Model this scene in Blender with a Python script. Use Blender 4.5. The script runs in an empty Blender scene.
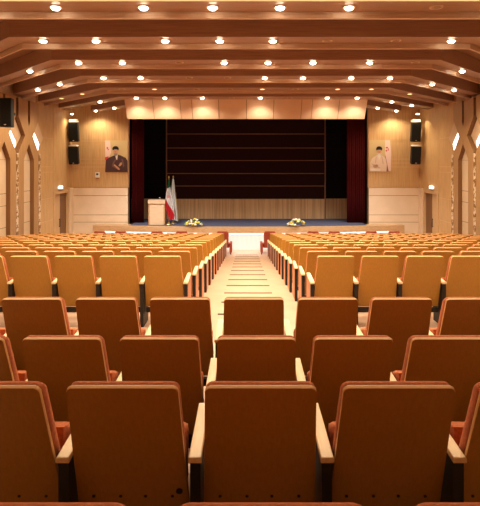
import bpy, bmesh, math, random
from mathutils import Vector, Matrix
random.seed(4)
C = bpy.context.scene.collection
CAMZ = 3.9                                   # eye height above the flat floor in front of the stage
sc = bpy.context.scene

# ------------------------------------------------------------------ materials
def mat(name, col, rough=.6, spec=.3, metal=0.0, emit=None, estr=0.0, coat=0.0):
    m = bpy.data.materials.new(name); m.use_nodes = True
    b = m.node_tree.nodes['Principled BSDF']
    b.inputs['Base Color'].default_value = (*col, 1)
    b.inputs['Roughness'].default_value = rough
    b.inputs['Specular IOR Level'].default_value = spec
    b.inputs['Metallic'].default_value = metal
    b.inputs['Coat Weight'].default_value = coat
    if emit:
        b.inputs['Emission Color'].default_value = (*emit, 1)
        b.inputs['Emission Strength'].default_value = estr
        m.cycles.emission_sampling = 'NONE'
    return m

def noisy(name, c1, c2, scale=(1, 1, 1), nscale=8, rough=.5, spec=.3, bump=0.0, detail=4, lo=.35, hi=.65, coat=0.0, vary=0.0):
    """two-tone material: noise stretched along an axis gives veneer grain, unstretched gives cloth or stone"""
    m = mat(name, c1, rough, spec, coat=coat); nt = m.node_tree; N = nt.nodes; L = nt.links
    b = N['Principled BSDF']
    tc = N.new('ShaderNodeTexCoord'); mp = N.new('ShaderNodeMapping'); mp.inputs['Scale'].default_value = scale
    nz = N.new('ShaderNodeTexNoise'); nz.inputs['Scale'].default_value = nscale; nz.inputs['Detail'].default_value = detail
    rp = N.new('ShaderNodeValToRGB')
    rp.color_ramp.elements[0].position = lo; rp.color_ramp.elements[0].color = (*c1, 1)
    rp.color_ramp.elements[1].position = hi; rp.color_ramp.elements[1].color = (*c2, 1)
    L.new(tc.outputs['Object'], mp.inputs[0]); L.new(mp.outputs[0], nz.inputs['Vector'])
    L.new(nz.outputs['Fac'], rp.inputs[0])
    out = rp.outputs[0]
    if vary:
        oi = N.new('ShaderNodeObjectInfo'); mr = N.new('ShaderNodeMapRange')
        mr.inputs['To Min'].default_value = 1 - vary; mr.inputs['To Max'].default_value = 1 + vary
        hs = N.new('ShaderNodeHueSaturation')
        L.new(oi.outputs['Random'], mr.inputs['Value']); L.new(mr.outputs[0], hs.inputs['Value']); L.new(out, hs.inputs['Color'])
        out = hs.outputs[0]
    L.new(out, b.inputs['Base Color'])
    if bump:
        bp = N.new('ShaderNodeBump'); bp.inputs['Strength'].default_value = bump; bp.inputs['Distance'].default_value = .01
        L.new(nz.outputs['Fac'], bp.inputs['Height']); L.new(bp.outputs[0], b.inputs['Normal'])
    return m

M = {}
M['seat_wood'] = noisy('seat_veneer', (.43, .220, .029), (.48, .246, .035), (14, 14, .5), 5, .38, .35, vary=.05)
M['edge_highlight'] = mat('seat_edge_highlight', (.72, .40, .14), .45)  # pale rim colour paints a highlight along the seat back edges
M['cushion'] = noisy('terracotta_fabric', (.46, .135, .055), (.56, .185, .08), (1, 1, 1), 60, .9, .15, bump=.15)
M['arm'] = noisy('beech_armrest', (.86, .64, .33), (.92, .72, .42), (10, 1, 10), 5, .4, .4)
M['endpanel'] = noisy('aisle_panel_veneer', (.47, .155, .065), (.54, .19, .08), (10, 10, 1), 5, .4, .4)
M['black'] = mat('black_steel', (.012, .011, .010), .45, .4)
M['shell'] = mat('seat_shell', (.40, .16, .05), .45)
M['floor'] = noisy('floor_stone', (.60, .40, .27), (.66, .45, .31), (1, 1, 1), 3, .32, .4)
M['nosing'] = mat('step_strip', (.06, .035, .02), .6)
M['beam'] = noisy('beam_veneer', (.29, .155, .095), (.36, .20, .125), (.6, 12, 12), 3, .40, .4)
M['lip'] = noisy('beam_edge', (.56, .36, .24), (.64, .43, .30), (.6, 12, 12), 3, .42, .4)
M['ceil'] = noisy('ceiling_veneer', (.22, .10, .045), (.27, .13, .06), (.6, 8, 8), 3, .5, .3)
M['wallwood'] = noisy('wall_veneer', (.55, .325, .135), (.68, .43, .19), (9, 9, .35), 3, .42, .35)
M['wallplain'] = noisy('plain_wall_veneer', (.56, .335, .14), (.64, .40, .18), (3, 3, .6), 3, .42, .35)
M['groove'] = mat('pale_joint', (.72, .50, .28), .6)
M['cream'] = noisy('cream_panel', (.76, .57, .37), (.80, .61, .41), (1, 1, 1), 2, .4, .35)
M['creamjoint'] = mat('cream_joint', (.34, .22, .12), .7)
M['valance'] = noisy('valance_panel', (.80, .55, .37), (.84, .59, .40), (1, 1, 1), 2, .4, .35)
M['column'] = noisy('column_veneer', (.42, .235, .10), (.50, .29, .13), (8, 8, .4), 3, .38, .4)
M['slatwood'] = noisy('slat_veneer', (.50, .31, .15), (.70, .46, .24), (10, 10, .15), 2.2, .45, .3, lo=.4, hi=.6)
M['apron'] = noisy('apron_parquet', (.50, .29, .13), (.62, .38, .18), (2, 2, 16), 3, .4, .4)
M['carpet'] = noisy('blue_carpet', (.085, .085, .125), (.11, .11, .155), (1, 1, 1), 80, .95, .1)
M['darkcloth'] = noisy('dark_maroon_panel', (.018, .005, .004), (.026, .007, .006), (1, 1, 1), 20, .85, .1)
M['rail'] = mat('rail_wood', (.21, .10, .05), .5)
M['blackwall'] = mat('black_wing', (.008, .007, .006), .9, .1)
M['curtain'] = noisy('red_velvet', (.085, .006, .006), (.12, .009, .009), (1, 1, 1), 40, .85, .15)
M['speaker'] = mat('speaker_black', (.010, .011, .010), .6, .3)
M['grille'] = noisy('speaker_grille', (.006, .008, .007), (.02, .022, .02), (1, 1, 1), 120, .7, .2)
M['white'] = mat('white_cloth', (.86, .86, .90), .8, .1)
M['plastic'] = mat('white_plastic', (.82, .80, .76), .4)
M['red_seat'] = noisy('red_leather', (.28, .04, .018), (.34, .055, .025), (1, 1, 1), 20, .45, .4)
M['podium'] = noisy('podium_front', (.66, .46, .27), (.72, .51, .31), (1, 1, 8), 3, .4)
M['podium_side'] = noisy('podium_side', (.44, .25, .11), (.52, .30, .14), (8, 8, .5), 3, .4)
M['gold'] = mat('gold_metal', (.72, .46, .13), .3, .5, .8)
M['flag_green'] = mat('flag_green', (.015, .13, .04), .8)
M['flag_white'] = mat('flag_white', (.85, .82, .76), .8)
M['flag_red'] = mat('flag_red', (.62, .02, .025), .8)
M['flag_cream'] = noisy('pale_flag', (.88, .86, .76), (.93, .91, .85), (6, 6, .5), 3, .8)
M['flag_gold'] = mat('flag_gold', (.72, .55, .20), .7)
M['leaf'] = noisy('leaf', (.05, .16, .03), (.12, .28, .05), (1, 1, 1), 12, .6)
M['petal_y'] = mat('yellow_petal', (.88, .66, .10), .7)
M['petal_w'] = mat('white_petal', (.90, .84, .66), .7)
M['basket'] = noisy('wicker', (.34, .19, .07), (.46, .28, .12), (1, 1, 20), 6, .7)
M['lamp_on'] = mat('lamp_on', (1, .9, .7), .5, emit=(1, .86, .60), estr=26)
M['lamp_dim'] = mat('lamp_dim', (1, .7, .4), .5, emit=(1, .60, .26), estr=2.2)
M['lamp_off'] = mat('lamp_off', (.34, .20, .12), .3, .5)
M['lamp_ring'] = mat('lamp_ring', (.60, .42, .28), .35, .5)
M['led'] = mat('led_white', (1, .96, .9), .5, emit=(1, .93, .88), estr=2.6)
M['led'].cycles.emission_sampling = 'AUTO'
M['sign'] = mat('sign_light', (1, 1, 1), .5, emit=(.95, .95, 1), estr=2.2)
M['column_reveal_shade'] = noisy('reveal_shade_brown', (.19, .085, .03), (.25, .12, .045), (8, 8, .4), 3, .4)  # darker brown paints shade into the side faces of the pilaster fins
M['cap'] = mat('cream_cap', (.80, .70, .54), .5)
M['board'] = noisy('pale_veneer_board', (.66, .45, .27), (.72, .51, .32), (3, 3, .5), 3, .4)
M['door'] = noisy('door_veneer', (.17, .075, .028), (.22, .10, .04), (8, 8, .4), 3, .4)
M['frame'] = noisy('door_frame', (.58, .36, .17), (.64, .41, .20), (8, 8, .4), 3, .4)
M['plaster'] = mat('cream_plaster', (.80, .66, .42), .8)
def strip_mat():
    m = mat('crystal_strip', (.6, .4, .2), .25, .6); nt = m.node_tree; N = nt.nodes; L = nt.links
    tc = N.new('ShaderNodeTexCoord'); mp = N.new('ShaderNodeMapping'); mp.inputs['Scale'].default_value = (3, 3, 3.2)
    nz = N.new('ShaderNodeTexNoise'); nz.inputs['Scale'].default_value = 2.2; nz.inputs['Detail'].default_value = 3
    rp = N.new('ShaderNodeValToRGB'); e = rp.color_ramp.elements
    e[0].position = .44; e[0].color = (.30, .15, .05, 1); e[1].position = .54; e[1].color = (.86, .68, .48, 1)
    L.new(tc.outputs['Object'], mp.inputs[0]); L.new(mp.outputs[0], nz.inputs['Vector']); L.new(nz.outputs['Fac'], rp.inputs[0])
    L.new(rp.outputs[0], N['Principled BSDF'].inputs['Base Color']); return m
M['strip'] = strip_mat()
# inks of the two printed portraits
for n, c in dict(p_bg=(.62, .46, .22), p_robe=(.075, .035, .035), p_fold=(.17, .085, .075), p_skin=(.62, .33, .19), p_black=(.012, .010, .012),
                 p_beard=(.30, .23, .20), p_shirt=(.80, .74, .66), p_pink=(.82, .60, .52), p_red=(.60, .06, .07), p_pale=(.78, .60, .46),
                 p_paleshade=(.62, .44, .32), p_grey=(.72, .66, .60), p_brown=(.34, .13, .10)).items():
    M[n] = mat(n, c, .55)

# ------------------------------------------------------------------ mesh helpers
def box(bm, x0, x1, y0, y1, z0, z1, mi=0, bev=0.0, seg=2):
    v = [bm.verts.new((x, y, z)) for x in (x0, x1) for y in (y0, y1) for z in (z0, z1)]
    fs = [bm.faces.new([v[i] for i in q]) for q in ((0, 1, 3, 2), (4, 6, 7, 5), (0, 4, 5, 1), (2, 3, 7, 6), (0, 2, 6, 4), (1, 5, 7, 3))]
    for f in fs: f.material_index = mi
    if bev:
        es = list({e for f in fs for e in f.edges})
        r = bmesh.ops.bevel(bm, geom=es, offset=bev, segments=seg, profile=.5, affect='EDGES')
        for f in r['faces']: f.material_index = mi; f.smooth = True
    return fs

def prism(bm, pts, off, mi=0, bev=0.0, seg=2, rim_mi=None):
    """closed solid: polygon pts (3D) swept by vector off"""
    off = Vector(off); a = [bm.verts.new(p) for p in pts]; b = [bm.verts.new(Vector(p) + off) for p in pts]
    n = len(pts); fs = [bm.faces.new(a), bm.faces.new(list(reversed(b)))]
    rim = [bm.faces.new([a[i], b[i], b[(i + 1) % n], a[(i + 1) % n]][::-1]) for i in range(n)]
    for f in fs + rim: f.material_index = mi
    if rim_mi is not None:
        for f in rim: f.material_index = rim_mi
    if bev:
        es = list({e for f in fs for e in f.edges})
        r = bmesh.ops.bevel(bm, geom=es, offset=bev, segments=seg, profile=.5, affect='EDGES')
        for f in r['faces']: f.material_index = mi if rim_mi is None else rim_mi; f.smooth = True
    return fs + rim

def lathe(bm, prof, cx=0, cy=0, n=16, mi=0):
    rings = []
    for r, z in prof:
        rings.append([bm.verts.new((cx + r * math.cos(2 * math.pi * k / n), cy + r * math.sin(2 * math.pi * k / n), z)) for k in range(n)])
    for a, b in zip(rings, rings[1:]):
        for k in range(n):
            f = bm.faces.new([a[k], a[(k + 1) % n], b[(k + 1) % n], b[k]]); f.smooth = True; f.material_index = mi
    bm.faces.new(list(reversed(rings[0]))).material_index = mi; bm.faces.new(rings[-1]).material_index = mi

def tube(bm, p0, p1, r, n=10, mi=0):
    p0, p1 = Vector(p0), Vector(p1); d = (p1 - p0); q = d.to_track_quat('Z', 'Y').to_matrix()
    A = []; B = []
    for k in range(n):
        o = q @ Vector((r * math.cos(2 * math.pi * k / n), r * math.sin(2 * math.pi * k / n), 0))
        A.append(bm.verts.new(p0 + o)); B.append(bm.verts.new(p1 + o))
    for k in range(n):
        f = bm.faces.new([A[k], A[(k + 1) % n], B[(k + 1) % n], B[k]]); f.smooth = True; f.material_index = mi
    bm.faces.new(A[::-1]).material_index = mi; bm.faces.new(B).material_index = mi

def obj(name, bm, mats, parent=None, loc=None, rz=0):
    bmesh.ops.recalc_face_normals(bm, faces=bm.faces)
    me = bpy.data.meshes.new(name); bm.to_mesh(me); bm.free()
    for m in (mats if isinstance(mats, (list, tuple)) else [mats]): me.materials.append(m)
    o = bpy.data.objects.new(name, me); C.objects.link(o)
    if parent: o.parent = parent
    if loc: o.location = loc
    if rz: o.rotation_euler.z = rz
    return o

def tag(o, label, cat, group=None):
    o['label'] = label; o['category'] = cat
    if group: o['group'] = group
    return o
def thing(name, label, cat, loc=(0, 0, 0), rz=0, group=None):
    o = bpy.data.objects.new(name, None); C.objects.link(o); o.empty_display_size = .1
    o.location = loc; o.rotation_euler = (0, 0, rz); return tag(o, label, cat, group)
def struct(name, bm, mats):
    o = obj(name, bm, mats); o['kind'] = 'structure'; return o
def copy_tree(o, parent=None):
    c = o.copy(); C.objects.link(c)
    if parent: c.parent = parent
    for ch in list(KIDS.get(o.name, [])): copy_tree(ch, c)
    return c
KIDS = {}
def freeze(o):                               # remember the children of a prototype once
    KIDS[o.name] = [c for c in bpy.data.objects if c.parent == o]
    for c in KIDS[o.name]: freeze(c)
NEW = bmesh.new
ORD = ['', 'first', 'second', 'third', 'fourth', 'fifth', 'sixth', 'seventh', 'eighth', 'ninth', 'tenth', 'eleventh', 'twelfth', 'thirteenth', 'fourteenth']
def H(h): return h + CAMZ                    # heights measured from the eye level

# ------------------------------------------------------------------ floor: broad steps down to the flat area before the stage
near_rows = [(1.20, -1.848), (2.19, -1.965), (3.12, -2.075), (4.10, -2.09)]       # (back top depth, floor level)
far_rows = [(6.70 + 1.1 * i, -2.215 - .1245 * i) for i in range(13)]
XW = 8.9
treads = [(-5.0, .95, -1.70)]
for (y, h), y1 in zip(near_rows, (1.9, 2.85, 3.8, 4.95)): treads.append((treads[-1][1], y1, h))
treads.append((4.95, 6.35, -2.18))
for i, (y, h) in enumerate(far_rows): treads.append((treads[-1][1], y + .75, h))
treads.append((treads[-1][1], 28.6, -CAMZ))
bm = NEW()
prof = []
for y0, y1, h in treads: prof += [(y0, H(h)), (y1, H(h))]
prism(bm, [(-XW, y, z) for y, z in prof] + [(-XW, 28.6, -.4), (-XW, -5, -.4)], (2 * XW, 0, 0))
struct('floor', bm, M['floor'])
for i, (y, h) in enumerate(far_rows):
    bm = NEW(); box(bm, -.42, .50, y + .69, y + .748, H(h), H(h) + .006)
    struct('trim_%d' % (i + 1), bm, M['nosing'])

# ------------------------------------------------------------------ walls
def panel_wall(name, face, a0, a1, levels, mats, fixed, depth=.06, back=.2, inward=1, verts=()):
    """panels between the joint levels on a backing; face 'x' runs along y at x=fixed, face 'y' runs along x at y=fixed"""
    bm = NEW(); g = .013
    cuts = [a0] + list(verts) + [a1]
    for u0, u1 in zip(cuts, cuts[1:]):
        for z0, z1 in zip(levels, levels[1:]):
            if face == 'x':
                x = sorted((fixed, fixed + inward * depth)); box(bm, x[0], x[1], u0 + g, u1 - g, z0 + g, z1 - g)
            else:
                y = sorted((fixed, fixed + inward * depth)); box(bm, u0 + g, u1 - g, y[0], y[1], z0 + g, z1 - g)
    if face == 'x':
        x = sorted((fixed + inward * (depth - .012), fixed - inward * back)); box(bm, x[0], x[1], a0, a1, levels[0], levels[-1], 1)
    else:
        y = sorted((fixed + inward * (depth - .012), fixed - inward * back)); box(bm, a0, a1, y[0], y[1], levels[0], levels[-1], 1)
    return struct(name, bm, mats)
TOP = H(3.12)
LV = [-.3, H(-2.5), H(-1.5), H(-.32), H(-.08), H(1.2), TOP]
COLEND = 21.15                                # the patterned pilasters end here
# side walls: plain veneer beyond the pilasters with a door gap, cream backing between the pilasters
DZ0, DZ1, DH = 22.95, 24.85, H(-1.22)
for s, nm in ((-1, 'left'), (1, 'right')):
    X0 = s * XW
    panel_wall('wall_%s' % nm, 'x', COLEND, DZ0, LV, [M['wallplain'], M['groove']], X0, inward=-s)
    bm = NEW()
    x = sorted((X0 - s * .06, X0 + s * .2)); box(bm, x[0], x[1], DZ0, DZ1, DH, TOP); box(bm, x[0], x[1], DZ1, 25.7, -.3, TOP)
    struct('wall_%s_door_side' % nm, bm, M['wallplain'])
    bm = NEW(); x = sorted((X0 - s * .061, X0 - s * .16)); box(bm, x[0], x[1], DZ1 + .02, 25.35, -.3, H(-1.15)); struct('wall_%s_corner_panel' % nm, bm, M['cream'])
    bm = NEW(); x = sorted((X0, X0 + s * .2)); box(bm, x[0], x[1], -5.1, COLEND, -.4, TOP)
    struct('wall_%s_rear' % nm, bm, M['cream'])
    # the door: frame, leaf and handle in a recess
    bm = NEW(); x = sorted((X0 - s * .10, X0 + s * .30))
    box(bm, x[0], x[1], DZ0, DZ0 + .14, 0, DH); box(bm, x[0], x[1], DZ1 - .14, DZ1, 0, DH); box(bm, x[0], x[1], DZ0 + .14, DZ1 - .14, DH - .14, DH)
    d = struct('door_%d' % (1 if s < 0 else 2), bm, M['frame'])
    zc = (DZ0 + DZ1) / 2; x = sorted((X0 + s * .0, X0 + s * .06))
    bm = NEW(); box(bm, x[0], x[1], zc + .003, DZ1 - .145, .012, DH - .145); obj('door_leaf', bm, M['door'], d)
    bm = NEW(); box(bm, x[0], x[1], DZ0 + .145, zc - .003, .012, DH - .145)
    lf = obj('door_leaf', bm, M['frame'], d)
    bm = NEW(); xh = X0 - s * .05; yh = zc - .12; tube(bm, (xh, yh, .95), (xh, yh, 1.35), .02)
    tube(bm, (xh, yh, .98), (X0 + s * .01, yh, .98), .012); tube(bm, (xh, yh, 1.32), (X0 + s * .01, yh, 1.32), .012)
    obj('door_handle', bm, M['black'], lf)
    # lit sign box above the door
    sg = thing('exit_sign', 'small glowing white exit sign above the %s side door' % nm, 'exit sign', (X0 - s * .10, 23.75, H(-1.16)))
    bm = NEW(); box(bm, -.06, .06, -.25, .25, 0, .05, bev=.01); obj('housing', bm, M['plastic'], sg)
    bm = NEW(); box(bm, -.045, .045, -.17, .17, .05, .17, bev=.02); obj('lit_panel', bm, M['sign'], sg)

# front wall beside the stage opening
OX0, OX1, WY = -5.98, 6.22, 25.5
WLV = [-.3, H(-2.9), H(-2.53), H(-1.55), H(-1.15)]
for a0, a1, nm, vx in ((-9.1, OX0, 'left', (-7.6,)), (OX1, 9.1, 'right', (7.7,))):
    panel_wall('wall_front_%s' % nm, 'y', a0, a1, [H(-1.15), H(-.1), H(.1), H(.3), H(1.22), H(3.12)], [M['wallwood'], M['groove']], WY, inward=-1)
    panel_wall('wall_front_%s_lower' % nm, 'y', a0, a1, WLV, [M['cream'], M['creamjoint']], WY, depth=.14, inward=-1, verts=())
bm = NEW(); box(bm, -9.1, 9.1, -5.3, -5.0, -.4, TOP); struct('wall_back', bm, M['plaster'])

# ------------------------------------------------------------------ ceiling and beams
bm = NEW(); box(bm, -9.1, 9.1, -5.3, 25.7, H(3.1), H(3.3)); struct('ceiling', bm, M['ceil'])
HB = 2.70; RZ = [8.54 + 2.3 * i for i in range(-2, 7)]
BEAMWORD = {2: 'nearest visible', 3: 'second', 4: 'third', 5: 'fourth', 6: 'fifth', 7: 'sixth', 8: 'farthest'}
for i, zc in enumerate(RZ):
    xe = min(XW - .07, 5 + 25.38 - .36 - zc)
    path = [(-xe, zc + xe - 5), (-5, zc), (5, zc), (xe, zc + xe - 5)]
    lp = .11 if i < 7 else .03
    pr = [(-.3, HB), (.3, HB), (.3, HB - lp), (.36, HB - lp), (.36, 3.095), (-.3, 3.095)]
    def loft(bm, pr, mi=0):
        rings = [[bm.verts.new((x, z + d, H(h))) for d, h in pr] for x, z in path]
        n = len(pr)
        for a, b in zip(rings, rings[1:]):
            for k in range(n): bm.faces.new([a[k], a[(k + 1) % n], b[(k + 1) % n], b[k]]).material_index = mi
        bm.faces.new(rings[0][::-1]); bm.faces.new(rings[-1])
    t = thing('ceiling_beam', 'brown wooden ceiling beam with angled ends, %s from the camera' % BEAMWORD.get(i, 'behind the view'), 'ceiling beam', (0, 0, 0), 0, 'wooden ceiling beams')
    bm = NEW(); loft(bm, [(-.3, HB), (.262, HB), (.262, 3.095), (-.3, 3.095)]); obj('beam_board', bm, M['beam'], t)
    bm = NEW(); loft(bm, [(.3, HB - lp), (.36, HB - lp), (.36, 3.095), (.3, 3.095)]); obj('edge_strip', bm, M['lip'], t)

# downlights -------------------------------------------------------
def lamp_proto(kind):
    t = thing('downlight', 'x', 'downlight')
    bm = NEW(); n = 20
    lathe(bm, [(.085, -.0), (.115, -.0), (.115, -.012), (.085, -.012)], n=n); obj('trim_ring', bm, M['lamp_ring'], t)
    bm = NEW(); R = .076 if kind != 'off' else .080; D = .045 if kind == 'on' else .02
    lathe(bm, [(R, -.002), (R * .96, -.012 - D * .35), (R * .7, -.012 - D * .75), (R * .3, -.012 - D)], n=n)
    obj('lens', bm, M['lamp_' + kind], t); freeze(t); return t
LP = {k: lamp_proto(k) for k in ('on', 'dim', 'off')}; used = set()
XS = [-7.45, -6.2, -4.4, -3.25, -1.75, -.57, .58, 1.76, 3.25, 4.45, 6.2, 7.45]
#        pattern per row: 1 lit, 0 unlit, d dim, . none
PAT = {0: '..1111111111..'[1:13], 1: '..1111111111..'[1:13], 2: '..1111110100'.replace('00', '01')[0:12], 3: '..1111100' + '1..', 4: '.111011110' + '1.', 5: '111100111111', 6: '.d.ddd0ddd'[0:2] + 'dd0ddddd' + 'd.', 7: '11110101' + '1111', 8: '11........11'}
PAT[0] = PAT[1] = '..11111111..'; PAT[2] = '..11111101..'; PAT[3] = '..11111001..'; PAT[4] = '.111011110' + '1.'
PAT[5] = '111100111111'; PAT[6] = 'ddd0d0d0ddd.'.replace('ddd0d0d0ddd.', 'dd0d00d0ddd.'); PAT[7] = '011110101' + '1' + '11'; PAT[8] = '11........11'
SPOT = dict(p=170.0, size=math.radians(150), col=(1, .83, .60))
POW = [.5, .82, .88, .95, 1.0, 1.25, 1.7, .32, .8]
for r, zc in enumerate(RZ):
    k = 0
    for x, ch in zip(XS, PAT[r]):
        if ch == '.': continue
        k += 1
        y = zc + max(0, abs(x) - 5); kind = {'1': 'on', '0': 'off', 'd': 'dim'}[ch]
        if kind in used: t = copy_tree(LP[kind])
        else: t = LP[kind]; used.add(kind)
        t.location = (x, y, H(HB) - .001)
        tag(t, '%s round downlight in the %s beam from the camera, %s from the left' % ({'on': 'lit', 'off': 'unlit', 'dim': 'dim amber'}[kind], BEAMWORD.get(r, 'unseen').replace('nearest visible', 'nearest'), ORD[k]), 'downlight', 'recessed ceiling downlights')
        if kind != 'off':
            l = bpy.data.lights.new('lamp', 'SPOT'); l.energy = SPOT['p'] * POW[r] * (1 if kind == 'on' else .35); l.spot_size = SPOT['size']; l.spot_blend = .7
            l.color = SPOT['col']; l.shadow_soft_size = .07
            lo = bpy.data.objects.new('lamp', l); C.objects.link(lo); lo.location = (x, y, H(HB) - .12)

# slanted header of cream panels above the stage
vl = thing('stage_header', 'cream panelled header hanging above the stage opening', 'stage header', (0, 20.5, H(1.893)))
vx = [-5.0, -3.85, -2.72, -2.24, -1.13, .02, 1.15, 2.3, 2.74, 3.85, 5.0]
bm = NEW()
for a, b in zip(vx, vx[1:]):
    prism(bm, [(a + .012, 0, .80), (b - .012, 0, .80), ((b - .012) * .978, .06, 0), ((a + .012) * .978, .06, 0)], (0, .05, .0), 0)
prism(bm, [(-5, .035, .80), (5, .035, .80), (4.88, .095, .01), (-4.88, .095, .01)], (0, .06, 0), 1)
obj('cream_panels', bm, [M['valance'], M['creamjoint']], vl)

for x in (-6, -4, -1.5, 1.5, 4, 6):
    l = bpy.data.lights.new('stage_lamp', 'SPOT'); l.energy = 640; l.spot_size = math.radians(84); l.spot_blend = .8; l.color = (.92, .93, 1.0); l.shadow_soft_size = .12
    lo = bpy.data.objects.new('stage_lamp', l); C.objects.link(lo); lo.location = (x, 21.6, H(2.2)); lo.rotation_euler = (math.radians(16), 0, 0)
# balcony slab over the nearest rows (behind and above the camera)
bm = NEW(); box(bm, -XW + .01, XW - .01, -4.98, 4.0, H(1.75), H(2.1)); struct('trim_40', bm, M['plaster'])

for x in (-4.5, -1.5, 1.5, 4.5):  # added unseen warm fill that brightens the nearest seat backs
    l = bpy.data.lights.new('near_row_fill', 'SPOT'); l.energy = 16; l.spot_size = math.radians(150); l.spot_blend = .8; l.color = (1, .52, .22); l.shadow_soft_size = .15
    lo = bpy.data.objects.new('near_row_fill', l); C.objects.link(lo); lo.location = (x, -1.2, H(1.66))

# ------------------------------------------------------------------ patterned pilasters along the side walls
PER, SZ0 = 2.05, 21.05
def pilaster(s, k):
    """hour-glass column: two fins that spread low (around a cream infill) and high, and meet at the waist"""
    far = SZ0 - PER * k; c = far - PER / 2
    word = ['nearest the stage', 'second from the stage', 'third from the stage', 'fourth from the stage'][k]
    t = thing('wall_pilaster', 'carved wooden hourglass pilaster on the %s wall, %s' % ('left' if s < 0 else 'right', word), 'wall pilaster', (s * XW, c, 0), 0, 'wooden wall pilasters')
    hw = PER / 2 - .10
    zb, zd0, zm, zd1, zt = 0.0, H(.50), H(1.16), H(1.88), H(2.58)
    if c > 14: zb = 0.0
    out = lambda sg: [(sg * hw, zb), (sg * hw, zd0), (sg * .36, zm), (sg * hw, zd1), (sg * hw, zt)]
    ai, az = .46, H(.22); slot = .09
    bm = NEW()
    for sg in (-1, 1):
        o = out(sg)
        poly = o + [(sg * slot, zt), (sg * slot, H(1.75)), (0, H(1.55)), (0, H(.85)), (sg * ai, az), (sg * ai, zb)]
        pts = [(-s * .02, u, z) for u, z in poly]
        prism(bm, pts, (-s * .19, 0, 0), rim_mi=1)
    obj('fin_frame', bm, [M['column'], M['column_reveal_shade']], t)
    bm = NEW()
    for z0, z1 in ((0.0, H(-2.3)), (H(-2.3), H(-1.5)), (H(-1.5), H(-1.05)), (H(-1.05), H(.2))):
        x = sorted((-s * .02, -s * .05)); box(bm, x[0], x[1], -ai + .005, ai - .005, z0 + .012, z1 - .012)
    x = sorted((-s * .02, -s * .05)); prism(bm, [(-s * .02, -ai + .005, H(.2) + .005), (-s * .02, ai - .005, H(.2) + .005), (-s * .02, 0, H(.8))], (-s * .03, 0, 0))
    box(bm, *sorted((-s * .021, -s * .042)), -ai + .006, ai - .006, .001, H(.2), 1)
    obj('infill_panel', bm, [M['cream'], M['creamjoint']], t)
def diamond(s, k):
    """between two pilasters: glittering strip below, diamond recess above with its slanted light"""
    c = SZ0 - PER * k; word = ['first from the stage', 'second from the stage', 'third from the stage', 'fourth from the stage'][k]; side = 'left' if s < 0 else 'right'
    bm = NEW(); x = sorted((-s * .02, -s * .22)); box(bm, x[0], x[1], -.085, .085, 0, H(.46))
    o = obj('ornamental_strip', bm, M['strip'], None, (s * XW, c, 0)); tag(o, 'mottled glittering vertical strip on the %s wall, %s' % (side, word), 'decorative strip', 'glittering wall strips')
    t = thing('diamond_panel', 'diamond shaped wall recess with slanted white light on the %s wall, %s' % (side, word), 'wall light', (s * XW, c, 0), 0, 'diamond wall recesses')
    bm = NEW()
    e = .985
    pts = [(0, H(.52)), (.73 * e, H(1.16)), (0.0, H(1.84)), (-.73 * e, H(1.16))]
    if k == 0: pts = [(-.10, H(.58)), (.04, H(.58)), (.62, H(1.16)), (.05, H(1.80)), (-.05, H(1.80)), (-.62, H(1.16))]
    else: pts = [(-.08, H(.58)), (.08, H(.58)), (.62, H(1.16)), (.08, H(1.78)), (-.08, H(1.78)), (-.62, H(1.16))]
    b0 = .062 if k == 0 else .02
    prism(bm, [(-s * b0, u, z) for u, z in pts], (-s * .05, 0, 0)); obj('diamond_board', bm, M['board'], t)
    bm = NEW()
    prism(bm, [(-s * (b0 + .052), u, z) for u, z in ((-.02, H(.62)), (-.57, H(1.14)), (-.42, H(1.36)), (.09, H(.88)))], (-s * .04, 0, 0)); obj('light_panel', bm, M['led'], t)
for s in (-1, 1):
    for k in range(3): pilaster(s, k)
    for k in range(3): diamond(s, k)

# ------------------------------------------------------------------ stage
SZ = H(-3.0); BY = 27.7
def front(x): return 24.1 + .8 * (x / 7.75) ** 2
bm = NEW(); n = 32; xs = [-7.62 + (7.62 + 7.9) * i / n for i in range(n + 1)]
pts = [(x, front(x), 0.0) for x in xs] + [(7.9, WY - .15, 0.0), (-7.62, WY - .15, 0.0)]
prism(bm, pts, (0, 0, SZ)); struct('wall_stage_front', bm, M['apron'])
bm = NEW(); xs = [-5.75 + (5.75 + 6.0) * i / n for i in range(n + 1)]
prism(bm, [(x, front(x) + .28, SZ + .001) for x in xs] + [(6.0, BY, SZ + .001), (-5.75, BY, SZ + .001)], (0, 0, .02)); struct('floor_stage', bm, M['carpet'])
bm = NEW(); box(bm, -8.8, 8.8, WY + .25, 28.4, 0, SZ - .001); struct('floor_stage_base', bm, M['blackwall'])
# back wall of the stage: veneer dado, dark panels and rails, black wings
bm = NEW(); box(bm, -4.37, 4.35, BY, BY + .12, SZ, H(-1.88)); struct('wall_stage_dado', bm, M['slatwood'])
bm = NEW(); box(bm, 4.45, 6.4, BY + .25, BY + .37, SZ, H(-1.88)); box(bm, -6.4, -4.45, BY + .25, BY + .37, SZ, H(-1.88)); struct('wall_stage_dado_wing', bm, M['slatwood'])
bm = NEW(); box(bm, -4.37, 4.35, BY, BY + .12, H(-1.88), H(3.1)); struct('wall_stage_back', bm, M['darkcloth'])
bm = NEW()
box(bm, -6.6, -4.42, BY + .25, BY + .37, H(-1.88), H(3.1)); box(bm, 4.40, 6.6, BY + .25, BY + .37, H(-1.88), H(3.1))
box(bm, -8.8, -6.6, WY + .3, 28.4, 0, H(3.1)); box(bm, 6.6, 8.8, WY + .3, 28.4, 0, H(3.1)); box(bm, -8.8, 8.8, BY + .38, 28.6, 0, H(3.1))
struct('wall_stage_wings', bm, M['blackwall'])
bm = NEW(); box(bm, -8.8, 8.8, 25.71, 28.6, H(3.0), H(3.1)); struct('ceiling_stage', bm, M['blackwall'])
ri = 14
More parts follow.
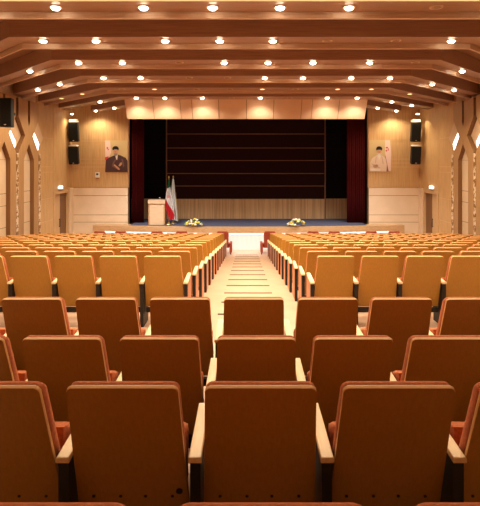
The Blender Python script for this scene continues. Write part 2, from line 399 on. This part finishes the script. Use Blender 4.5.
for y in (134, 148, 160.5, 173.5, 186):
    h = (165 - y) * BY / 500
    bm = NEW(); box(bm, -4.37, 4.35, BY - .04, BY - .001, H(h) - .022, H(h) + .022)
    box(bm, 4.40, 6.3, BY + .22, BY + .249, H(h) - .015, H(h) + .015, 1); box(bm, -6.3, -4.42, BY + .22, BY + .249, H(h) - .015, H(h) + .015, 1)
    struct('trim_%d' % ri, bm, [M['rail'], M['darkcloth']]); ri += 1
bm = NEW(); box(bm, 4.35, 4.41, BY - .06, BY + .24, SZ + .02, H(3.0)); box(bm, -4.43, -4.37, BY - .06, BY + .24, SZ + .02, H(3.0)); struct('trim_%d' % ri, bm, M['rail'])
# curtains
def curtain(x0, x1, y, label):
    bm = NEW(); n = 60; amp = .06; fr = []
    for side in (0, 1):
        for i in range(n + 1):
            t = i / n; x = x0 + (x1 - x0) * t; yy = y + amp * math.sin(t * 9 * 2 * math.pi) + .02 * math.sin(t * 31) + side * .03
            fr.append((x, yy))
    a, b = fr[:n + 1], fr[n + 1:]
    prism(bm, [(x, yy, SZ + .025) for x, yy in a] + [(x, yy, SZ + .025) for x, yy in reversed(b)], (0, 0, H(2.95) - SZ - .03))
    for f in bm.faces: f.smooth = len(f.verts) == 4
    return tag(obj('stage_curtain', bm, M['curtain']), label, 'curtain', 'red stage curtains')
curtain(-5.90, -5.28, 25.85, 'dark red pleated stage curtain gathered at the left, behind the lectern')
curtain(5.22, 6.14, 25.85, 'dark red pleated stage curtain gathered at the right of the stage')

# lectern
t = thing('lectern', 'pale wooden lectern standing on the stage left of the flags', 'lectern', (-4.44, 24.86, SZ + .022))
bm = NEW(); box(bm, -.36, .36, -.03, .02, .0, 1.06, bev=.006); obj('front_panel', bm, M['podium'], t)
for sx in (-1, 1):
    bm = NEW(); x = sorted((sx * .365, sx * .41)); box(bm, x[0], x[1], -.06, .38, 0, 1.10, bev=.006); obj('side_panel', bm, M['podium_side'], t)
bm = NEW(); prism(bm, [(-.43, -.09, 1.065), (-.43, .42, 1.20), (-.43, .42, 1.24), (-.43, -.09, 1.24)], (.86, 0, 0), bev=.006); obj('top', bm, M['podium'], t)
bm = NEW(); tube(bm, (.16, .1, 1.235), (.16, .02, 1.33), .008); tube(bm, (.16, .02, 1.33), (.15, -.03, 1.36), .02); obj('microphone', bm, M['plastic'], t)

# flags
def stand(t, zt):
    bm = NEW(); lathe(bm, [(.17, 0), (.17, .03), (.06, .06), (.03, .14)], n=16); obj('base', bm, M['gold'], t)
    bm = NEW(); tube(bm, (0, 0, .06), (0, 0, zt), .016); obj('pole', bm, M['gold'], t)
    bm = NEW(); lathe(bm, [(.01, zt), (.035, zt + .04), (.03, zt + .08), (.006, zt + .14)], n=10); obj('finial', bm, M['gold'], t)
def sheet(rows, u0, u1, m, name, t, ph):
    """cloth between left/right edges given per height, falling in folds"""
    bm = NEW(); nu, nv = 22, len(rows) - 1; V = {}
    for j, (z, l, r) in enumerate(rows):
        for i in range(nu + 1):
            u = u0 + (u1 - u0) * i / nu; V[i, j] = bm.verts.new((l + (r - l) * u, -.06 - .04 * math.sin(u * 16 + ph + z) * min(1, (r - l) * 4), z - .10 * u * (j / nv)))
    for i in range(nu):
        for j in range(nv): bm.faces.new([V[i, j], V[i + 1, j], V[i + 1, j + 1], V[i, j + 1]]).smooth = True
    bmesh.ops.solidify(bm, geom=bm.faces[:], thickness=.006); obj(name, bm, m, t)
def pale_flag(x, y):
    t = thing('flag', 'pale cream flag with a gold edge, hanging right of the tricolour flag', 'flag', (x, y, SZ + .022)); zt = 2.30; stand(t, zt)
    rows = [(2.28, -.03, .04), (2.0, -.06, .09), (1.6, -.09, .13), (1.2, -.12, .17), (.8, -.15, .21), (.45, -.18, .25), (.24, -.17, .27)]
    sheet(rows, 0, .90, M['flag_cream'], 'cloth', t, .6)
    sheet([(z, l, r + .004) for z, l, r in rows[2:]], .905, 1, M['flag_gold'], 'gold_edge', t, .6)
def tri_flag(x, y):
    """national tricolour drooping on its pole: the green band gathers at the top, white in the middle, red hangs lowest"""
    t = thing('flag', 'green, white and red flag drooping on its pole beside the lectern', 'flag', (x, y, SZ + .022)); zt = 2.30
    bm = NEW(); lathe(bm, [(.17, 0), (.17, .03), (.06, .06), (.03, .14)], n=16); obj('base', bm, M['gold'], t)
    bm = NEW(); tube(bm, (0, 0, .06), (0, 0, zt), .016); obj('pole', bm, M['gold'], t)
    bm = NEW(); lathe(bm, [(.01, zt), (.035, zt + .04), (.03, zt + .08), (.006, zt + .14)], n=10); obj('finial', bm, M['gold'], t)
    # outline of the drooping cloth as left/right edges per height
    rows = [(2.26, -.02, .05), (1.95, -.05, .07), (1.6, -.13, .11), (1.2, -.17, .20), (.8, -.13, .27), (.45, -.03, .29), (.26, .06, .24)]
    def edge(z):
        for (z0, l0, r0), (z1, l1, r1) in zip(rows, rows[1:]):
            if z1 <= z <= z0:
                k = (z0 - z) / (z0 - z1); return l0 + (l1 - l0) * k, r0 + (r1 - r0) * k
        return rows[-1][1:]
    def band(u, lo, hi):                                    # height range of a band along strip u (0 left .. 1 right)
        top = 2.26; bot = .26
        cut = [top, 1.80 + .10 * u, 1.30 - .80 * u, bot]
        return cut[lo], cut[hi]
    for nm, m, lo in (('green_band', M['flag_green'], 0), ('white_band', M['flag_white'], 1), ('red_band', M['flag_red'], 2)):
        bm = NEW(); nu, nv = 16, 16; V = {}
        for i in range(nu + 1):
            u = i / nu; za, zb = band(u, lo, lo + 1)
            for j in range(nv + 1):
                z = za + (zb - za) * j / nv; l, r = edge(z)
                V[i, j] = bm.verts.new((l + (r - l) * u, -.05 - .035 * math.sin(u * 15 + z * 1.5), z))
        for i in range(nu):
            for j in range(nv): bm.faces.new([V[i, j], V[i + 1, j], V[i + 1, j + 1], V[i, j + 1]]).smooth = True
        bmesh.ops.solidify(bm, geom=bm.faces[:], thickness=.006); obj(nm, bm, m, t)
    # the red emblem in the white band: a stem and two pairs of crescents
    bm = NEW(); cx, cz = .0, 1.42
    box(bm, cx - .008, cx + .008, -.112, -.100, cz - .075, cz + .075)
    for sg in (-1, 1):
        for r, w in ((.045, .012), (.078, .012)):
            arc = [(cx + sg * r * math.cos(a), cz + r * 1.15 * math.sin(a)) for a in [math.radians(-62 + 124 * q / 8) for q in range(9)]]
            for (xa, za), (xb, zb2) in zip(arc, arc[1:]): tube(bm, (xa, -.106, za), (xb, -.106, zb2), w / 2, 6)
    obj('emblem', bm, M['flag_red'], t)
tri_flag(-3.84, 24.9)
pale_flag(-3.68, 25.30)
# flower baskets at the stage edge
def flowers(x, label, seed):
    rnd = random.Random(seed); y = front(x) + .10; t = thing('flower_arrangement', label, 'flowers', (x, y, SZ + .001 ), 0)
    bm = NEW(); lathe(bm, [(.10, 0.0), (.14, .03), (.15, .06)], n=18); obj('basket', bm, M['basket'], t)
    bm = NEW()
    for k in range(70):
        a = rnd.uniform(0, 6.28); r = rnd.uniform(.05, .44); z = .27 * (1 - (r / .47) ** 2) + rnd.uniform(.01, .06)
        p = Vector((r * math.cos(a), .45 * r * math.sin(a), z)); d = Vector((math.cos(a), .5 * math.sin(a), .3)).normalized(); sd = Vector((-d.y, d.x, 0)).normalized() * .03
        q = [p - sd * .3, p + d * .06 - sd, p + d * .14, p + d * .06 + sd]
        prism(bm, q, (0, 0, .004))
    obj('foliage', bm, M['leaf'], t)
    for k in range(34):
        a = rnd.uniform(0, 6.28); r = .43 * math.sqrt(rnd.uniform(0, 1)); z = .31 * (1 - (r / .46) ** 2) + rnd.uniform(.02, .07)
        cx, cy = r * math.cos(a), .5 * r * math.sin(a); s = rnd.uniform(.055, .08)
        bm = NEW(); lathe(bm, [(s * .3, z - s * .5), (s, z), (s * .85, z + s * .5), (s * .3, z + s * .75)], cx, cy, 8)
        obj('blossom', bm, M['petal_y'] if rnd.random() < .6 else M['petal_w'], t)
flowers(-2.53, 'yellow and white flower arrangement on the stage edge, near the flags', 1)
flowers(2.46, 'yellow and white flower arrangement on the stage edge, right of the aisle', 2)

# ------------------------------------------------------------------ white draped tables before the stage
def table(x0, x1, label):
    xc = (x0 + x1) / 2; f = lambda x: 22.88 + .8 * (x / 7) ** 2
    ang = math.atan2(f(x1) - f(x0), x1 - x0); L = math.hypot(x1 - x0, f(x1) - f(x0)) - .05
    t = thing('draped_table', label, 'table', (xc, (f(x0) + f(x1)) / 2, 0), ang, 'white draped tables')
    bm = NEW(); box(bm, -L / 2, L / 2, 0, .52, .685, .71, bev=.006); obj('tabletop', bm, M['white'], t)
    bm = NEW(); n = int(L * 24); outer = []
    for i in range(n + 1): outer.append((-L / 2 + L * i / n, .006 + .004 * math.sin(i * 1.25)))
    prism(bm, [(x, y, .01) for x, y in outer] + [(L / 2, .51, .01), (-L / 2, .51, .01)], (0, 0, .674))
    obj('cloth_skirt', bm, M['white'], t)
table(-1.15, 1.15, 'long white draped table facing the end of the centre aisle')
for k, (a, b) in enumerate(((1.15, 3.1), (3.1, 5.05), (5.05, 7.0))):
    w = ['next to the aisle table', 'middle of the three', 'farthest from the aisle'][k]
    table(a, b, 'white draped table before the right half of the stage, ' + w)
    table(-b, -a, 'white draped table before the left half of the stage, ' + w)

# red armchairs of the front row
def armchair(label):
    t = thing('armchair', label, 'armchair', group='red armchairs in the front row')
    pl = lambda v: (0, 0, 0)
    bm = NEW(); prism(bm, [(-.25, .10, .30), (.25, .10, .30), (.27, -.02, .92), (.20, -.035, 1.02), (-.20, -.035, 1.02), (-.27, -.02, .92)], (0, .12, .02), bev=.03); obj('backrest', bm, M['red_seat'], t)
    bm = NEW(); box(bm, -.29, .29, .25, .72, .26, .44, bev=.03); obj('seat', bm, M['red_seat'], t)
    for sx in (-1, 1):
        bm = NEW(); x = sorted((sx * .30, sx * .41)); box(bm, x[0], x[1], .04, .68, .08, .50, bev=.025); obj('arm', bm, M['red_seat'], t)
        for yy in (.12, .60):
            bm = NEW(); box(bm, sx * .355 - .02, sx * .355 + .02, yy - .02, yy + .02, 0, .085); obj('leg', bm, M['black'], t)
    freeze(t); return t
ac = armchair('x')
for k, x in enumerate((-1.02, -2.8, -3.88, -5.45, -6.37, 1.04, 2.92, 3.84, 5.45, 6.45)):
    o = ac if k == 0 else copy_tree(ac); o.location = (x, 21.7, 0)
    j = k % 5; side = 'left' if x < 0 else 'right'
    tag(o, 'low red armchair in the front row, ' + (('beside the aisle on the %s' % side) if j == 0 else '%s from the aisle on the %s' % (ORD[j + 1], side)), 'armchair', 'red armchairs in the front row')

# ------------------------------------------------------------------ theatre seats
BB, BT = Vector((0, .27, .245)), Vector((0, 0, .985))          # back panel: bottom and top of its rear face
VH = (BT - BB).normalized(); VN = Vector((0, VH.z, -VH.y)); BL = (BT - BB).length
def on_back(u, v, d=0): return Vector((u, 0, 0)) + BB + VH * v + VN * d
def rounded(w0, w1, v0, v1, r, n=5):
    """outline with rounded upper corners; w0 half width low, w1 half width high"""
    pts = [(-w0, v0), (w0, v0)]
    for sx in (1, -1):
        arc = [(sx * (w1 - r + r * math.cos(a)), v1 - r + r * math.sin(a)) for a in [math.pi / 2 * q / n for q in range(n + 1)]]
        pts += arc if sx == 1 else arc[::-1]
    return pts
def cushion(bm):
    rings = []
    for d, dv, du in ((.0225, .0, .0), (.04, .006, .004), (.06, .002, .006), (.085, -.026, .002), (.10, -.064, -.012), (.104, -.10, -.03)):
        rings.append([bm.verts.new(on_back(u, v, d)) for u, v in rounded(.258 + du, .240 + du, .20 - dv * .5, BL - .016 + dv, .035)])
    n = len(rings[0]); bm.faces.new(rings[0]); bm.faces.new(rings[-1][::-1])
    for a, b in zip(rings, rings[1:]):
        for k in range(n): bm.faces.new([a[k], b[k], b[(k + 1) % n], a[(k + 1) % n]]).smooth = True
def make_seat(bolts=False):
    t = thing('theatre_seat', 'x', 'seat')
    bm = NEW(); prism(bm, [on_back(u, v) for u, v in rounded(.272, .246, 0, BL, .022)], VN * .022, bev=.0035, seg=1, rim_mi=1)
    bp = obj('back_panel', bm, [M['seat_wood'], M['edge_highlight']], t)
    if bolts:
        for u in (-.19, -.06, .06, .19):
            bm = NEW(); p = on_back(u, .13); tube(bm, p - VN * .004, p + VN * .002, .008, 8); obj('bolt', bm, M['black'], bp)
    bm = NEW(); cushion(bm); obj('backrest_cushion', bm, M['cushion'], t)
    # tipped-up seat
    bm = NEW(); prism(bm, [(-.245, .335, .30), (-.245, .415, .32), (-.245, .47, .60), (-.245, .385, .615)], (.49, 0, 0), bev=.03); obj('seat_cushion', bm, M['cushion'], t)
    bm = NEW(); prism(bm, [(-.235, .425, .31), (-.235, .44, .31), (-.235, .492, .58), (-.235, .477, .585)], (.47, 0, 0)); obj('seat_shell', bm, M['shell'], t)
    bm = NEW(); box(bm, -.262, .262, .24, .30, .17, .232); obj('base_rail', bm, M['black'], t)
    freeze(t); return t
PX = .60
def arm_parts(t, sx, aisle=False):
    x = sx * PX / 2
    bm = NEW(); prism(bm, [(x - .0315, .11, .59), (x + .0315, .11, .59), (x + .025, .58, .622), (x - .025, .58, .622)], (0, 0, .028), bev=.006); obj('armrest', bm, M['arm'], t)
    bm = NEW(); box(bm, x - .024, x + .024, .125, .17 if aisle else .46, .0, .589); obj('leg', bm, M['black'], t)
    if aisle:
        bm = NEW(); prism(bm, [(x - .028, .172, .02), (x - .028, .575, .02), (x - .028, .575, .617), (x - .028, .172, .594)], (.056, 0, 0), bev=.006); obj('side_panel', bm, M['endpanel'], t)
protos = {}
def seat(kind):
    """kinds: b bolts, r/l right or left arm only, R aisle arm right + left arm, L aisle arm left + right arm, B both plain arms"""
    if kind not in protos:
        t = make_seat('b' in kind)
        if 'l' in kind: arm_parts(t, -1)
        if 'r' in kind: arm_parts(t, 1)
        if 'R' in kind: arm_parts(t, 1, True)
        if 'L' in kind: arm_parts(t, -1, True)
        freeze(t); protos[kind] = t; return t
    return copy_tree(protos[kind])
P = .61; total = 0
rowname = ['row at the bottom edge', 'nearest full row', 'second full row', 'row before cross aisle']
cnt = [2, 3, 4, 4]
for r, (y, h) in enumerate(near_rows):
    for k in range(-cnt[r], cnt[r] + 1):
        if r == 0 and abs(k) > 1: continue
        if abs(.065 + P * k) - .27 > .5 * (y + .2) + .1: continue
        o = seat(['b', 'bl', 'l', 'l'][r]); o.location = (.065 + P * k, y, H(h)); total += 1
        pos = 'centre seat' if k == 0 else '%s seat %s of the centre' % (ORD[abs(k)], 'left' if k < 0 else 'right')
        tag(o, 'dark brown theatre seat, %s, %s' % (pos, rowname[r]), 'theatre seat', 'theatre seats before the cross aisle')
for i, (y, h) in enumerate(far_rows):
    for s in (-1, 1):
        x0 = .042 + s * 1.165
        for k in range(12):
            x = x0 + s * .60 * k
            lim = (.492 if s < 0 else .468) * (y + .3)
            if abs(x) - .27 > lim: break
            kind = ('Rl' if s < 0 else 'Lr') if k == 0 else ('l' if s < 0 else 'r')
            o = seat(kind); o.location = (x, y, H(h)); total += 1
            nm = 'row nearest the stage' if i == 12 else '%s row past the cross aisle' % ORD[i + 1]
            at = 'at the aisle' if k == 0 else '%s from the aisle' % ORD[k + 1]
            tag(o, 'golden theatre seat, %s block, %s, %s' % ('left' if s < 0 else 'right', nm, at), 'theatre seat', 'theatre seats in the %s block' % ('left' if s < 0 else 'right'))
print('SEATS', total)

# a round black lock low on one back of the nearest full row
for o in list(C.objects):
    if o.get('label', '').startswith('dark brown theatre seat, first seat left of the centre, nearest full row'):
        bm = NEW(); p = on_back(.225, .165); tube(bm, p - VN * .006, p + VN * .004, .016, 14); obj('lock', bm, M['black'], o)

# ------------------------------------------------------------------ things on the walls
def loudspeaker(x, y, zb, h, w, rz, tilt, label, group=None):
    t = thing('loudspeaker', label, 'loudspeaker', (x, y, zb), rz, group); t.rotation_euler = (tilt, 0, rz)
    bm = NEW(); prism(bm, [(-w / 2, 0, 0), (w / 2, 0, 0), (w * .38, w * .8, 0), (-w * .38, w * .8, 0)], (0, 0, h), bev=.015); obj('cabinet', bm, M['speaker'], t)
    bm = NEW(); box(bm, -w / 2 + .02, w / 2 - .02, -.022, -.001, .03, h - .03, bev=.008); obj('grille', bm, M['grille'], t)
    bm = NEW(); box(bm, -.05, .05, w * .8 + .001, w * .8 + .30, h * .45, h * .55); obj('bracket', bm, M['black'], t)
    bm = NEW(); box(bm, -.035, .035, -.028, -.023, .06, .085); obj('badge', bm, M['plastic'], t)
for s, nm in ((-1, 'left'), (1, 'right')):
    x = -8.52 if s < 0 else 8.40
    for q, (yb, yt) in enumerate(((142.0, 122.5), (164.5, 146.5))):
        zb = H((165 - yb) * 24.8 / 500); hh = (yb - yt) * 24.8 / 500
        loudspeaker(x, 24.72, zb, hh, .46, 0, math.radians(9), 'black loudspeaker by the %s front corner, %s of the pair' % (nm, 'upper' if q == 0 else 'lower'), 'black loudspeakers')
    # small spotlight above the pair
    t = thing('spotlight', 'small bright spotlight above the loudspeakers in the %s corner' % nm, 'spotlight', (x, 24.45, H(2.695)))
    bm = NEW(); tube(bm, (0, 0, 0), (0, 0, -.10), .02); lathe(bm, [(.05, -.10), (.09, -.20)], n=14); obj('housing', bm, M['lamp_ring'], t)
    bm = NEW(); lathe(bm, [(.08, -.202), (.05, -.225)], n=14); obj('bulb', bm, M['lamp_on'], t)
    l = bpy.data.lights.new('corner_lamp', 'SPOT'); l.energy = 45; l.spot_size = math.radians(130); l.spot_blend = .6; l.color = (1, .82, .56); l.shadow_soft_size = .06
    lo = bpy.data.objects.new('corner_lamp', l); C.objects.link(lo); lo.location = (x, 24.45, H(2.695) - .26)
loudspeaker(-7.70, 16.0, H(1.22), .93, .37, 0, 0, 'large black loudspeaker hanging high on the left wall at the photo edge', 'black loudspeakers')

for o in list(C.objects):
    if o.name.startswith('loudspeaker') and 'corner' in o['label']:
        hgt = [c for c in bpy.data.objects if c.parent == o and c.name.startswith('cabinet')][0].dimensions.z
        hh = max(v.co.z for v in [c for c in bpy.data.objects if c.parent == o and c.name.startswith('cabinet')][0].data.vertices)
        up = .13 if 'upper' in o['label'] else .06
        bm = NEW(); prism(bm, [(-.22, .02, hh + .002), (.22, .02, hh + .002), (.17, .02, hh + up), (-.17, .02, hh + up)], (0, .26, 0), bev=.015); obj('mounting_cap', bm, M['cap'], o)
def poly(bm, pts, y): # thin printed shape, y toward the viewer is smaller
    prism(bm, [(x, y, z) for x, z in pts], (0, -.0025, 0))
def ell(cx, cz, rx, rz, n=20, a0=0, a1=360):
    return [(cx + rx * math.cos(math.radians(a0 + (a1 - a0) * k / n)), cz + rz * math.sin(math.radians(a0 + (a1 - a0) * k / n))) for k in range(n + (0 if a1 - a0 == 360 else 1))]
def portrait(x0, x1, z0, z1, label, dark):
    t = thing('portrait_poster', label, 'portrait poster', ((x0 + x1) / 2, WY - .061, z0)); w = x1 - x0; h = z1 - z0
    bm = NEW(); box(bm, -w / 2, w / 2, -.03, 0, 0, h); obj('board', bm, M['p_bg'], t)
    layer = [-.0302]
    def shape(name, m, *polys):
        bm = NEW(); y = layer[0]
        for p in polys: poly(bm, [((u - .5) * w, v * h) for u, v in p], y)
        layer[0] -= .003; obj(name, bm, m, t)
    if dark:
        shape('flag_white', M['p_pink'], [(0.0, .45), (0.0, .995), (.22, .995), (.27, .62), (.18, .47)])
        shape('flag_red', M['p_red'], [(.0, .38), (.0, .47), (.16, .50), (.14, .40)], ell(.10, .76, .035, .03), ell(.14, .71, .03, .02))
        shape('robe', M['p_robe'], [(.0, .0), (1.0, .0), (1.0, .36), (.92, .45), (.68, .53), (.55, .55), (.42, .53), (.18, .46), (.03, .38)])
        shape('robe_fold', M['p_fold'], [(.30, .18), (.34, .30), (.46, .42), (.50, .40), (.40, .26)], [(.72, .42), (.80, .40), (.86, .20), (.80, .14), (.76, .30)], [(.30, .18), (.36, .26), (.66, .12), (.60, .06)])
        shape('shirt', M['p_shirt'], [(.45, .54), (.57, .54), (.54, .38), (.50, .40)])
        shape('hands', M['p_skin'], [(.38, .22), (.42, .25), (.64, .12), (.66, .07), (.60, .07)], [(.60, .20), (.68, .30), (.76, .30), (.74, .23), (.66, .18)])
        shape('face', M['p_skin'], ell(.47, .645, .10, .105))
        shape('beard', M['p_beard'], [(.385, .60), (.41, .53), (.47, .495), (.53, .53), (.56, .60), (.51, .585), (.47, .60), (.42, .585)])
        shape('turban', M['p_black'], ell(.47, .735, .145, .085, 14, -12, 192), [(.33, .72), (.61, .72), (.58, .68), (.55, .715), (.40, .715), (.36, .68)])
        shape('features', M['p_brown'], [(.41, .665), (.45, .668), (.45, .66), (.41, .657)], [(.49, .668), (.53, .665), (.53, .657), (.49, .66)], [(.462, .655), (.478, .655), (.485, .62), (.455, .62)])
    else:
        shape('flag_white', M['p_pink'], [(.72, .05), (.72, .995), (.93, .995), (1.0, .60), (.98, .02), (.86, .02)])
        shape('flag_red', M['p_red'], ell(.80, .76, .05, .025), ell(.78, .66, .035, .03), ell(.86, .70, .02, .05))
        shape('flag_shadow', M['p_brown'], [(.72, .55), (.80, .30), (.88, .0), (.72, .0)])
        shape('robe', M['p_pale'], [(.02, .0), (.78, .0), (.80, .22), (.74, .42), (.60, .50), (.42, .53), (.28, .49), (.12, .41), (.04, .28)])
        shape('robe_fold', M['p_paleshade'], [(.30, .48), (.34, .47), (.30, .26), (.26, .26)], [(.55, .49), (.59, .48), (.66, .24), (.60, .24)], [(.10, .26), (.30, .20), (.50, .12), (.44, .10), (.16, .20)])
        shape('shirt', M['p_shirt'], [(.37, .51), (.52, .51), (.47, .36)], [(.05, .02), (.50, .02), (.50, .08), (.05, .10)])
        shape('hands', M['p_skin'], ell(.27, .165, .10, .055), ell(.34, .19, .06, .035))
        shape('face', M['p_skin'], ell(.45, .625, .10, .105))
        shape('beard', M['p_grey'], [(.36, .59), (.38, .535), (.45, .50), (.52, .535), (.54, .59), (.50, .56), (.45, .575), (.40, .56)])
        shape('turban', M['p_black'], ell(.45, .715, .14, .085, 14, -12, 192), [(.315, .70), (.585, .70), (.56, .655), (.53, .69), (.37, .69), (.335, .655)])
        shape('features', M['p_brown'], [(.39, .645), (.43, .648), (.43, .64), (.39, .637)], [(.47, .648), (.51, .645), (.51, .637), (.47, .64)], [(.442, .635), (.458, .635), (.465, .60), (.435, .60)])
portrait(-7.16, -6.02, H(-.36), H(1.25), 'portrait poster of a person in dark robe and black turban, arms folded, left of stage', True)
portrait(6.26, 7.38, H(-.33), H(1.27), 'portrait poster of a person in pale robe and black turban, right of stage', False)
t = thing('wall_phone', 'small white wall unit with dark screen below the left portrait', 'wall unit', (-7.55, WY - .062, H(-.64)))
bm = NEW(); box(bm, -.11, .11, -.06, 0, 0, .27, bev=.012); obj('casing', bm, M['plastic'], t)
bm = NEW(); box(bm, -.055, .055, -.068, -.0605, .13, .22); obj('screen', bm, M['black'], t)
bm = NEW(); box(bm, -.07, .07, -.05, 0, -.07, -.001, bev=.01); obj('holder', bm, M['shell'], t)

# ------------------------------------------------------------------ remaining light: cove tube in the ceiling gap nearest the camera
l = bpy.data.lights.new('cove', 'AREA'); l.shape = 'RECTANGLE'; l.size = 15; l.size_y = .15; l.energy = 260; l.color = (1, .80, .45)
lo = bpy.data.objects.new('cove', l); C.objects.link(lo); lo.location = (0, 7.2, H(2.95)); lo.rotation_euler = (math.radians(90), 0, 0)
w = bpy.data.worlds.new('World'); sc.world = w; w.use_nodes = True
w.node_tree.nodes['Background'].inputs[0].default_value = (.02, .014, .008, 1)

# ------------------------------------------------------------------ camera
cam = bpy.data.cameras.new('Camera'); co = bpy.data.objects.new('Camera', cam); C.objects.link(co)
co.location = (0, 0, CAMZ); co.rotation_euler = (math.radians(90), 0, 0)
cam.sensor_fit = 'HORIZONTAL'; cam.sensor_width = 36; cam.lens = 37.5; cam.shift_x = -6 / 480; cam.shift_y = -88 / 480
cam.clip_start = .05; cam.clip_end = 200
sc.camera = co
vs = sc.view_settings; vs.view_transform = 'Standard'; vs.look = 'None'; vs.gamma = 1; vs.use_curve_mapping = False; vs.exposure = 0.16
